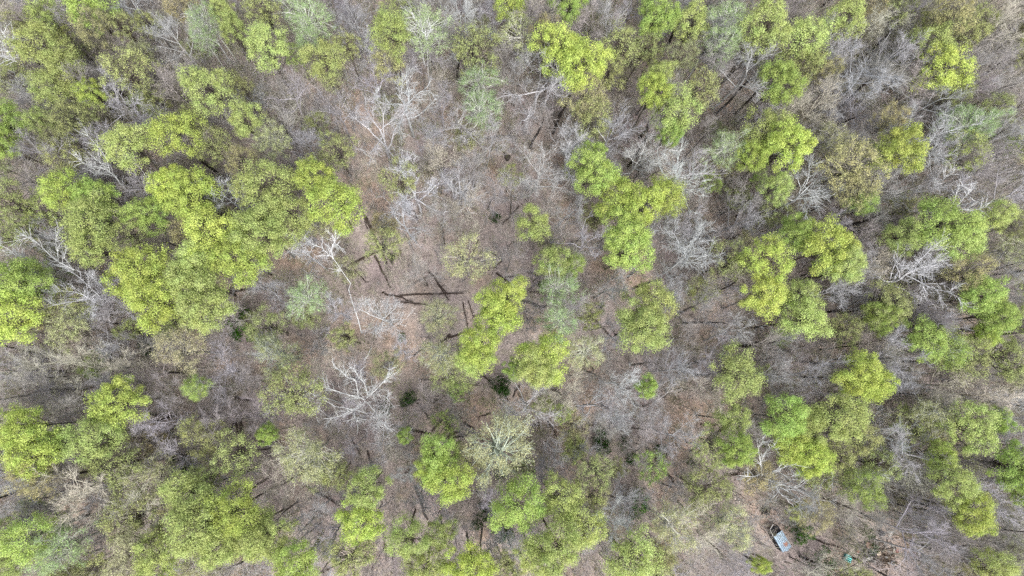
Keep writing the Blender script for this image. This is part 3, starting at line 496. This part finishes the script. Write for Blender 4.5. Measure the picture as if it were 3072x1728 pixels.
di = N(ns, 'ShaderNodeVectorMath', operation='DISTANCE'); di.inputs[1].default_value = (.22, -.55, 1.9); l.new(tcx.outputs['Object'], di.inputs[0])
ad = N(ns, 'ShaderNodeMath', operation='ADD'); q2 = nn(6); l.new(q2.outputs['Fac'], ad.inputs[0]); l.new(di.outputs['Value'], ad.inputs[1])
rr2 = ramp(ns, [(.78, (1, 1, 1)), (.9, (0, 0, 0))]); l.new(ad.outputs[0], rr2.inputs[0])
mm = N(ns, 'ShaderNodeMix', data_type='RGBA'); l.new(rr2.outputs[0], mm.inputs[0]); l.new(rr1.outputs[0], mm.inputs[6]); mm.inputs[7].default_value = (.3, .16, .12, 1)
pp = N(ns, 'ShaderNodeBsdfPrincipled'); pp.inputs['Metallic'].default_value = .25; pp.inputs['Roughness'].default_value = .5; oo = N(ns, 'ShaderNodeOutputMaterial'); l.new(mm.outputs[2], pp.inputs['Base Color']); l.new(pp.outputs[0], oo.inputs[0])
CORR = m; hx, hy = wx / 2, wy / 2; nw = 64; V, F = [], []
for i in range(nw + 1):
    x = -hx + wx * i / nw; z = 1.9 + .05 * math.cos(i / nw * 2 * math.pi * 7) + (.12 * (1 - (x / hx) ** 2))
    e0 = -hy - (.12 if (i // 20) == 1 else 0); e1 = hy - (.14 if (i // 22) == 0 else 0)
    V += [(x, e0, z), (x, e1, z), (x, e0, z - .02), (x, e1, z - .02)]
for i in range(nw):
    a = 4 * i; F += [(a, a + 4, a + 5, a + 1), (a + 2, a + 3, a + 7, a + 6), (a, a + 2, a + 6, a + 4), (a + 1, a + 5, a + 7, a + 3)]
F += [(0, 1, 3, 2), (4 * nw, 4 * nw + 2, 4 * nw + 3, 4 * nw + 1)]
bmo('roof', V, F, CORR, sh)
wood = plain('grey_timber', (.2, .17, .15)); dark = plain('black_tarp', (.012, .012, .016), .6); white = plain('white_pipe', (.7, .68, .66), .5)
for sx in (-1, 1):
    for yy in (-hy + .1, hy + .75): V, F = box(-.05, .05, -.05, .05, -.2, 1.8); bmo('post', V, F, wood, sh, (sx * (hx - .1), yy, 0))
V, F = box(-hx + .05, hx - .05, -.02, .02, 0, 1.75); bmo('back_panel', V, F, wood, sh, (0, -hy + .12, 0))
V, F = box(-.02, .02, -hy + .2, hy, 0, 1.7); bmo('side_panel', V, F, dark, sh, (hx - .08, 0, 0)); bmo('side_panel', V, F, dark, sh, (-hx + .08, 0, 0))
nb = 10; V, F = [], []                     # sagging dark sheet over the open end
for j in range(nb + 1):
    for i in range(nb + 1):
        u, v = i / nb, j / nb; V.append((-hx + .05 + u * (wx - .1), hy - .1 + v * .95 * (1 - .15 * (2 * u - 1) ** 2), 1.72 - .25 * math.sin(u * 3.14) * v - .15 * v + .05 * math.sin(9 * u + 5 * v)))
F = [(j * (nb + 1) + i, j * (nb + 1) + i + 1, (j + 1) * (nb + 1) + i + 1, (j + 1) * (nb + 1) + i) for j in range(nb) for i in range(nb)]
tp = bmo('tarp', V, F, dark, sh); sm_ = tp.modifiers.new('thick', 'SOLIDIFY'); sm_.thickness = .02
hp = [np.array((-hx + .02 + .02 * t, hy - .1 + 1.0 * math.sin(min(1, t / 4) * 1.57), 1.85 - .02 * t)) for t in range(5)] + [np.array((-hx + .1 + .2 * t, hy + .9 + .1 * t, 1.8)) for t in range(1, 5)]
bmo('hoop', *(lambda q: (q[0], [tuple(int(z) for z in f) for f in q[1]]))(tubes([(*hp[i], *hp[i + 1], .035, .035) for i in range(len(hp) - 1)], 8)), white, sh)
bmo('rafter', *(lambda q: (q[0], [tuple(int(z) for z in f) for f in q[1]]))(tubes([(-hx + .1, hy + .2, 1.84, hx - .3, hy + .65, 1.8, .03, .03), (-.1, hy, 1.8, .15, hy + .8, 1.75, .03, .03)], 6)), wood, sh)
# ------------------------------------------------------------------ things on the junk patch
p = src(2548, 1677, .3); teal = plain('turquoise_plastic', (.16, .62, .58), .35, lo=.9, hi=1.1); ct = put(bpy.data.objects.new('plastic_crate', None)); ct.location = (p[0], p[1], float(gz(p[0], p[1]))); ct.rotation_euler = (0, 0, -.45); ct.empty_display_size = .2; ct.scale = (1.3, 1.3, 1.3)
tag(ct, 'turquoise slatted plastic crate on the litter beside the junk patch', 'crate')
for j in range(4): V, F = box(-.36, .36, -.06, .06, .38, .42); bmo('slat', V, F, teal, ct, (0, -.3 + .2 * j, 0))
for sx in (-1, 1): V, F = box(-.02, .02, -.4, .4, 0, .41); bmo('side', V, F, plain('crate_side', (.05, .3, .32), .4), ct, (sx * .385, 0, 0))
V, F = box(-.36, .36, -.38, .38, .02, .06); bmo('bottom', V, F, plain('crate_floor', (.03, .16, .17), .5), ct)
def scrap(px, py, L, W, name, label, cat, c, rz, rough=.7):
    """a crumpled sheet with thickness"""
    p = src(px, py, .2); q = np.random.default_rng(int(px * 3 + py)); nx, ny = 7, 5; V, F = [], []
    for j in range(ny + 1):
        for i in range(nx + 1):
            u, v = i / nx - .5, j / ny - .5; k = 1 - .35 * abs(2 * u) ** 3 * abs(2 * v) ** 2; V.append((1.3 * L * u * k + q.normal(0, L * .03), 1.3 * W * v * k + q.normal(0, W * .05), .5 + q.normal(0, .05)))
    F = [(j * (nx + 1) + i, j * (nx + 1) + i + 1, (j + 1) * (nx + 1) + i + 1, (j + 1) * (nx + 1) + i) for j in range(ny) for i in range(nx)]
    ob = bmo(name, V, F, plain(name + '_skin', c, rough, lo=.85, hi=1.1), None, (p[0], p[1], float(gz(p[0], p[1])))); ob.rotation_euler = (0, 0, rz); s = ob.modifiers.new('thick', 'SOLIDIFY'); s.thickness = .03; tag(ob, label, cat)
WT = (.45, .43, .4)
scrap(2610, 1638, 1.0, .6, 'plywood_sheet', 'pinkish brown plywood sheet tilted on the junk heap', 'board', (.36, .22, .17), -.5)
scrap(2606, 1678, .75, .28, 'white_sheeting', 'curved white sheeting strip below the black junk heap', 'sheeting', WT, .35)
scrap(2593, 1684, .5, .3, 'white_sheeting', 'crumpled white sheeting scrap beside the turquoise crate', 'sheeting', WT, -.2)
scrap(2625, 1686, .4, .3, 'white_bag', 'square white bag on the lower rim of the junk heap', 'bag', WT, .1)
scrap(2638, 1661, .55, .4, 'cream_cloth', 'cream cloth scrap in the middle of the junk patch', 'cloth', (.62, .52, .42), .6)
scrap(2620, 1652, .8, .25, 'wood_offcut', 'pale split wood offcut lying below the plywood sheet', 'board', (.45, .38, .3), -.3)
scrap(2678, 1636, .35, .28, 'cream_bucket_lid', 'small cream lid standing out on dark twigs', 'lid', WT, .2)
scrap(2672, 1596, .85, .3, 'white_bag', 'torn white bag above the fallen green trunk', 'bag', WT, -.1)
scrap(2669, 1607, .5, .22, 'white_bag', 'second torn white bag just under the first, above the junk', 'bag', WT, .1)
scrap(2627, 1618, .35, .2, 'white_sheeting', 'little white sheeting flake at the foot of the leaning pale pole', 'sheeting', WT, .5)
scrap(2682, 1651, .45, .14, 'white_plank', 'narrow upright white plank on the junk patch', 'board', (.65, .62, .55), 1.3)
for q_, (a_, b_) in enumerate([(2586, 1668), (2600, 1652), (2617, 1675), (2632, 1640), (2650, 1655), (2660, 1672), (2655, 1630), (2642, 1690), (2668, 1690), (2690, 1672)]):
    o_ = scrap(a_, b_, .3 + .05 * (q_ % 4), .2, 'scrap_board', ('pale', 'buff', 'chalky', 'creamy', 'dusty')[q_ % 5] + ' scrap of board on the ' + ('dark heap' if q_ < 5 else 'brown scrap wood') + ' by the crate', 'board', ((.3, .28, .25), (.2, .17, .14), (.4, .38, .36))[q_ % 3], q_ * .7)
scrap(2807, 1698, .42, .26, 'white_jug', 'oval white jug alone in grey twigs near the corner', 'jug', (.8, .79, .76), -1.)
scrap(2803, 1711, .5, .28, 'cream_bag', 'cream bag scraps just below the white jug', 'bag', (.6, .54, .42), .5)
scrap(2645, 1600, .9, .55, 'black_tarpaulin', 'black tarpaulin heap beside the torn white bags', 'tarpaulin', (.02, .018, .024), 0)
scrap(2577, 1655, .4, .35, 'red_cloth', 'faded red cloth scrap between crate and plywood', 'cloth', (.3, .14, .13), 0)
scrap(2692, 1653, .4, .4, 'red_cloth', 'faded red cloth scrap beside the upright white plank', 'cloth', (.28, .13, .1), .4)
def ring(px, py, R, r, name, label, c):
    p = src(px, py, .2); V, F = [], []; n, k = 20, 8
    for i in range(n):
        for j in range(k):
            a, b = 2 * math.pi * i / n, 2 * math.pi * j / k; V.append(((R + r * math.cos(b)) * math.cos(a), (R + r * math.cos(b)) * math.sin(a), r * math.sin(b) + r + .1))
    F = [(i * k + j, ((i + 1) % n) * k + j, ((i + 1) % n) * k + (j + 1) % k, i * k + (j + 1) % k) for i in range(n) for j in range(k)]
    ob = bmo(name, V, F, plain(name + '_rubber', c, .7), None, (p[0], p[1], float(gz(p[0], p[1])))); tag(ob, label, 'tyre')
ring(2696, 1709, .2, .09, 'old_tyre', 'pale dusty tyre with a black hole in tangled brush', (.34, .32, .28)); ring(2683, 1691, .26, .07, 'old_tyre', 'grey half-buried tyre just above the pale dusty one', (.25, .26, .27))
def heap(px, py, R, label, c, n=70):
    p = src(px, py, .2); q = np.random.default_rng(int(px)); sg = []
    for _ in range(n):
        a, b = q.uniform(0, 6.28), abs(q.normal(0, .5)) * R; o_ = np.array([math.cos(a) * b, math.sin(a) * b, q.uniform(.05, .45) * (1 - b / R / 2)]); d_ = _n(np.array([q.normal(), q.normal(), q.normal(0, .2)])) * q.uniform(.15, .5); rr_ = q.uniform(.03, .09); sg.append((*(o_ - d_), *(o_ + d_), rr_, rr_ * .8))
    V, F = tubes(sg, 6); ob = bmo('debris', V, [tuple(int(z) for z in f) for f in F], plain('debris_mat', c, .8, lo=.4, hi=2), None, (p[0], p[1], float(gz(p[0], p[1])))); tag(ob, label, 'debris', None, 'stuff')
heap(2612, 1662, 2.0, 'heap of blackened scrap wood and junk', (.03, .025, .027), 240); heap(2296, 1534, .8, 'black burnt brush heap above the metal shelter', (.02, .017, .017)); heap(2645, 1668, 3.0, 'brown scrap wood spread over the junk patch', (.08, .06, .045), 260)
# brush: thin leafless saplings nobody could count
NS = 24000; P = scatter(36000); P = P[rng.random(36000) < np.clip(.42 + .34 * np.hypot(P[:, 0] / 40, (P[:, 1] - 10) / 30), 0, 1)][:NS]
for (u_, v_, w_) in ((2640 / 1.1925, 1660 / 1.1925, 4.2), (2560 / 1.1925, 1678 / 1.1925, 1.6), (1968, 1362, 2.8)): P = P[(np.hypot(P[:, 0] - at(u_, v_)[0], P[:, 1] - at(u_, v_)[1]) > w_) | (rng.random(len(P)) < .08)]
for a_, b_, w_ in CLEAR:
    ab = (b_ - a_)[:2]; t_ = np.clip(((P[:, :2] - a_[:2]) @ ab) / (ab @ ab + 1e-6), 0, 1); dd_ = np.linalg.norm(P[:, :2] - a_[:2] - t_[:, None] * ab, axis=1); P = P[(dd_ > w_) | (rng.random(len(P)) < .15)]
NS = len(P); P[:, 2] -= .1; far = np.hypot(P[:, 0] / 28, (P[:, 1] - 8) / 24)
hh = rng.uniform(1.2, 4., NS) * np.clip(.75 + .4 * far, 1, 2.7) * np.where(rng.random(NS) < .25, 1.5, 1)
U = lambda a: a / np.linalg.norm(a, axis=1, keepdims=True)
sd_ = U(np.stack([rng.normal(0, .1, NS), rng.normal(0, .1, NS), np.ones(NS)], 1)); T = P + sd_ * hh[:, None]
col = lambda v: np.asarray(v)[:, None]
SG = [np.concatenate([P, T, col(.012 + hh * .009), col(np.full(NS, .01))], 1)]
nb = 9; ix = np.repeat(np.arange(NS), nb); t = rng.uniform(.3, 1, len(ix)); q0 = P[ix] + sd_[ix] * (hh[ix] * t)[:, None]; a = rng.uniform(0, 6.283, len(ix)); e = rng.uniform(.35, 1.05, len(ix))
d1 = np.stack([np.cos(a) * np.sin(e), np.sin(a) * np.sin(e), np.cos(e)], 1); L1 = hh[ix] * rng.uniform(.2, .42, len(ix)); q1 = q0 + d1 * L1[:, None]
SG.append(np.concatenate([q0, q1, col(np.full(len(ix), .017)), col(np.full(len(ix), .009))], 1))
iy = np.repeat(np.arange(len(ix)), 2); t2 = rng.uniform(.3, .9, len(iy)); q2 = q0[iy] * (1 - t2[:, None]) + q1[iy] * t2[:, None]; d2 = U(d1[iy] + rng.normal(0, .45, (len(iy), 3)) + np.array([0, 0, .2]))
SG.append(np.concatenate([q2, q2 + d2 * (L1[iy] * rng.uniform(.35, .7, len(iy)))[:, None], col(np.full(len(iy), .011)), col(np.full(len(iy), .007))], 1))
bm_ = bark_mat('brush_bark', (.4, .37, .36)); nsb, lb = bm_.node_tree.nodes, bm_.node_tree.links
ps = N(nsb, 'ShaderNodeNewGeometry'); nb_ = N(nsb, 'ShaderNodeTexNoise'); nb_.inputs['Scale'].default_value = .28; nb_.inputs['Detail'].default_value = 3; lb.new(ps.outputs['Position'], nb_.inputs['Vector'])
rb_ = ramp(nsb, [(.36, (.37, .365, .38)), (.5, (.40, .37, .335)), (.62, (.37, .36, .24))]); lb.new(nb_.outputs['Fac'], rb_.inputs[0])
lb.new(rb_.outputs[0], [q for q in nsb if q.type == 'HUE_SAT'][0].inputs['Color'])
br = put(bpy.data.objects.new('undergrowth', tube_mesh('undergrowth', [(np.concatenate(SG), 3)], bm_))); tag(br, 'thin grey leafless brush covering the woodland floor', 'brush', None, 'stuff')
# small green leaves on part of the brush, in patches
k = np.sin(T[:, 0] * .13 + 2) * np.cos(T[:, 1] * .17 + .5) + .5 * np.sin(T[:, 0] * .4 + T[:, 1] * .33) + rng.normal(0, .35, NS) + .12 * far
sel = k > .45; P = T[sel] - sd_[sel] * (hh[sel] * .3)[:, None]
V, F = leaves(rng, P, np.clip(hh[sel] * .34, .4, 1.5), 46, .06, shell=(.1, 1.15))
sm = leaf_mat('sprout_leaf', .3, (.26, .29, .12)); gr = put(bpy.data.objects.new('ground_foliage', mesh_np('ground_foliage', V, F, [sm]))); tag(gr, 'low olive green sprouts growing in patches on the woodland floor', 'sprouts', None, 'stuff')
# ------------------------------------------------------------------ labels: what a thing looks like, which landmark it stands by, and where in that kind's row out from it
def label_all(L):
    for i, (o, x, y, d) in enumerate(L):
        best = sorted(range(len(MARKS)), key=lambda k: (MARKS[k][1] - x) ** 2 + (MARKS[k][2] - y) ** 2)
        same = [t for t in L if t[3] == d]
        k = best[0]; n_, mx_, my_ = MARKS[k]; own = math.hypot(mx_ - x, my_ - y)
        rank = sorted(same, key=lambda t: (t[1] - mx_) ** 2 + (t[2] - my_) ** 2).index(L[i])
        if own < 14 and len(n_.split()) > 1 and ('crown' in n_ or 'tree' in n_): o['label'] = n_ + ', a ' + d; continue
        o['label'] = (d + ' beside the ' + n_) if rank == 0 else ordinal(rank) + ' ' + d + ' out from the ' + n_
label_all(TREES); label_all(SHRUBS); label_all(LG)
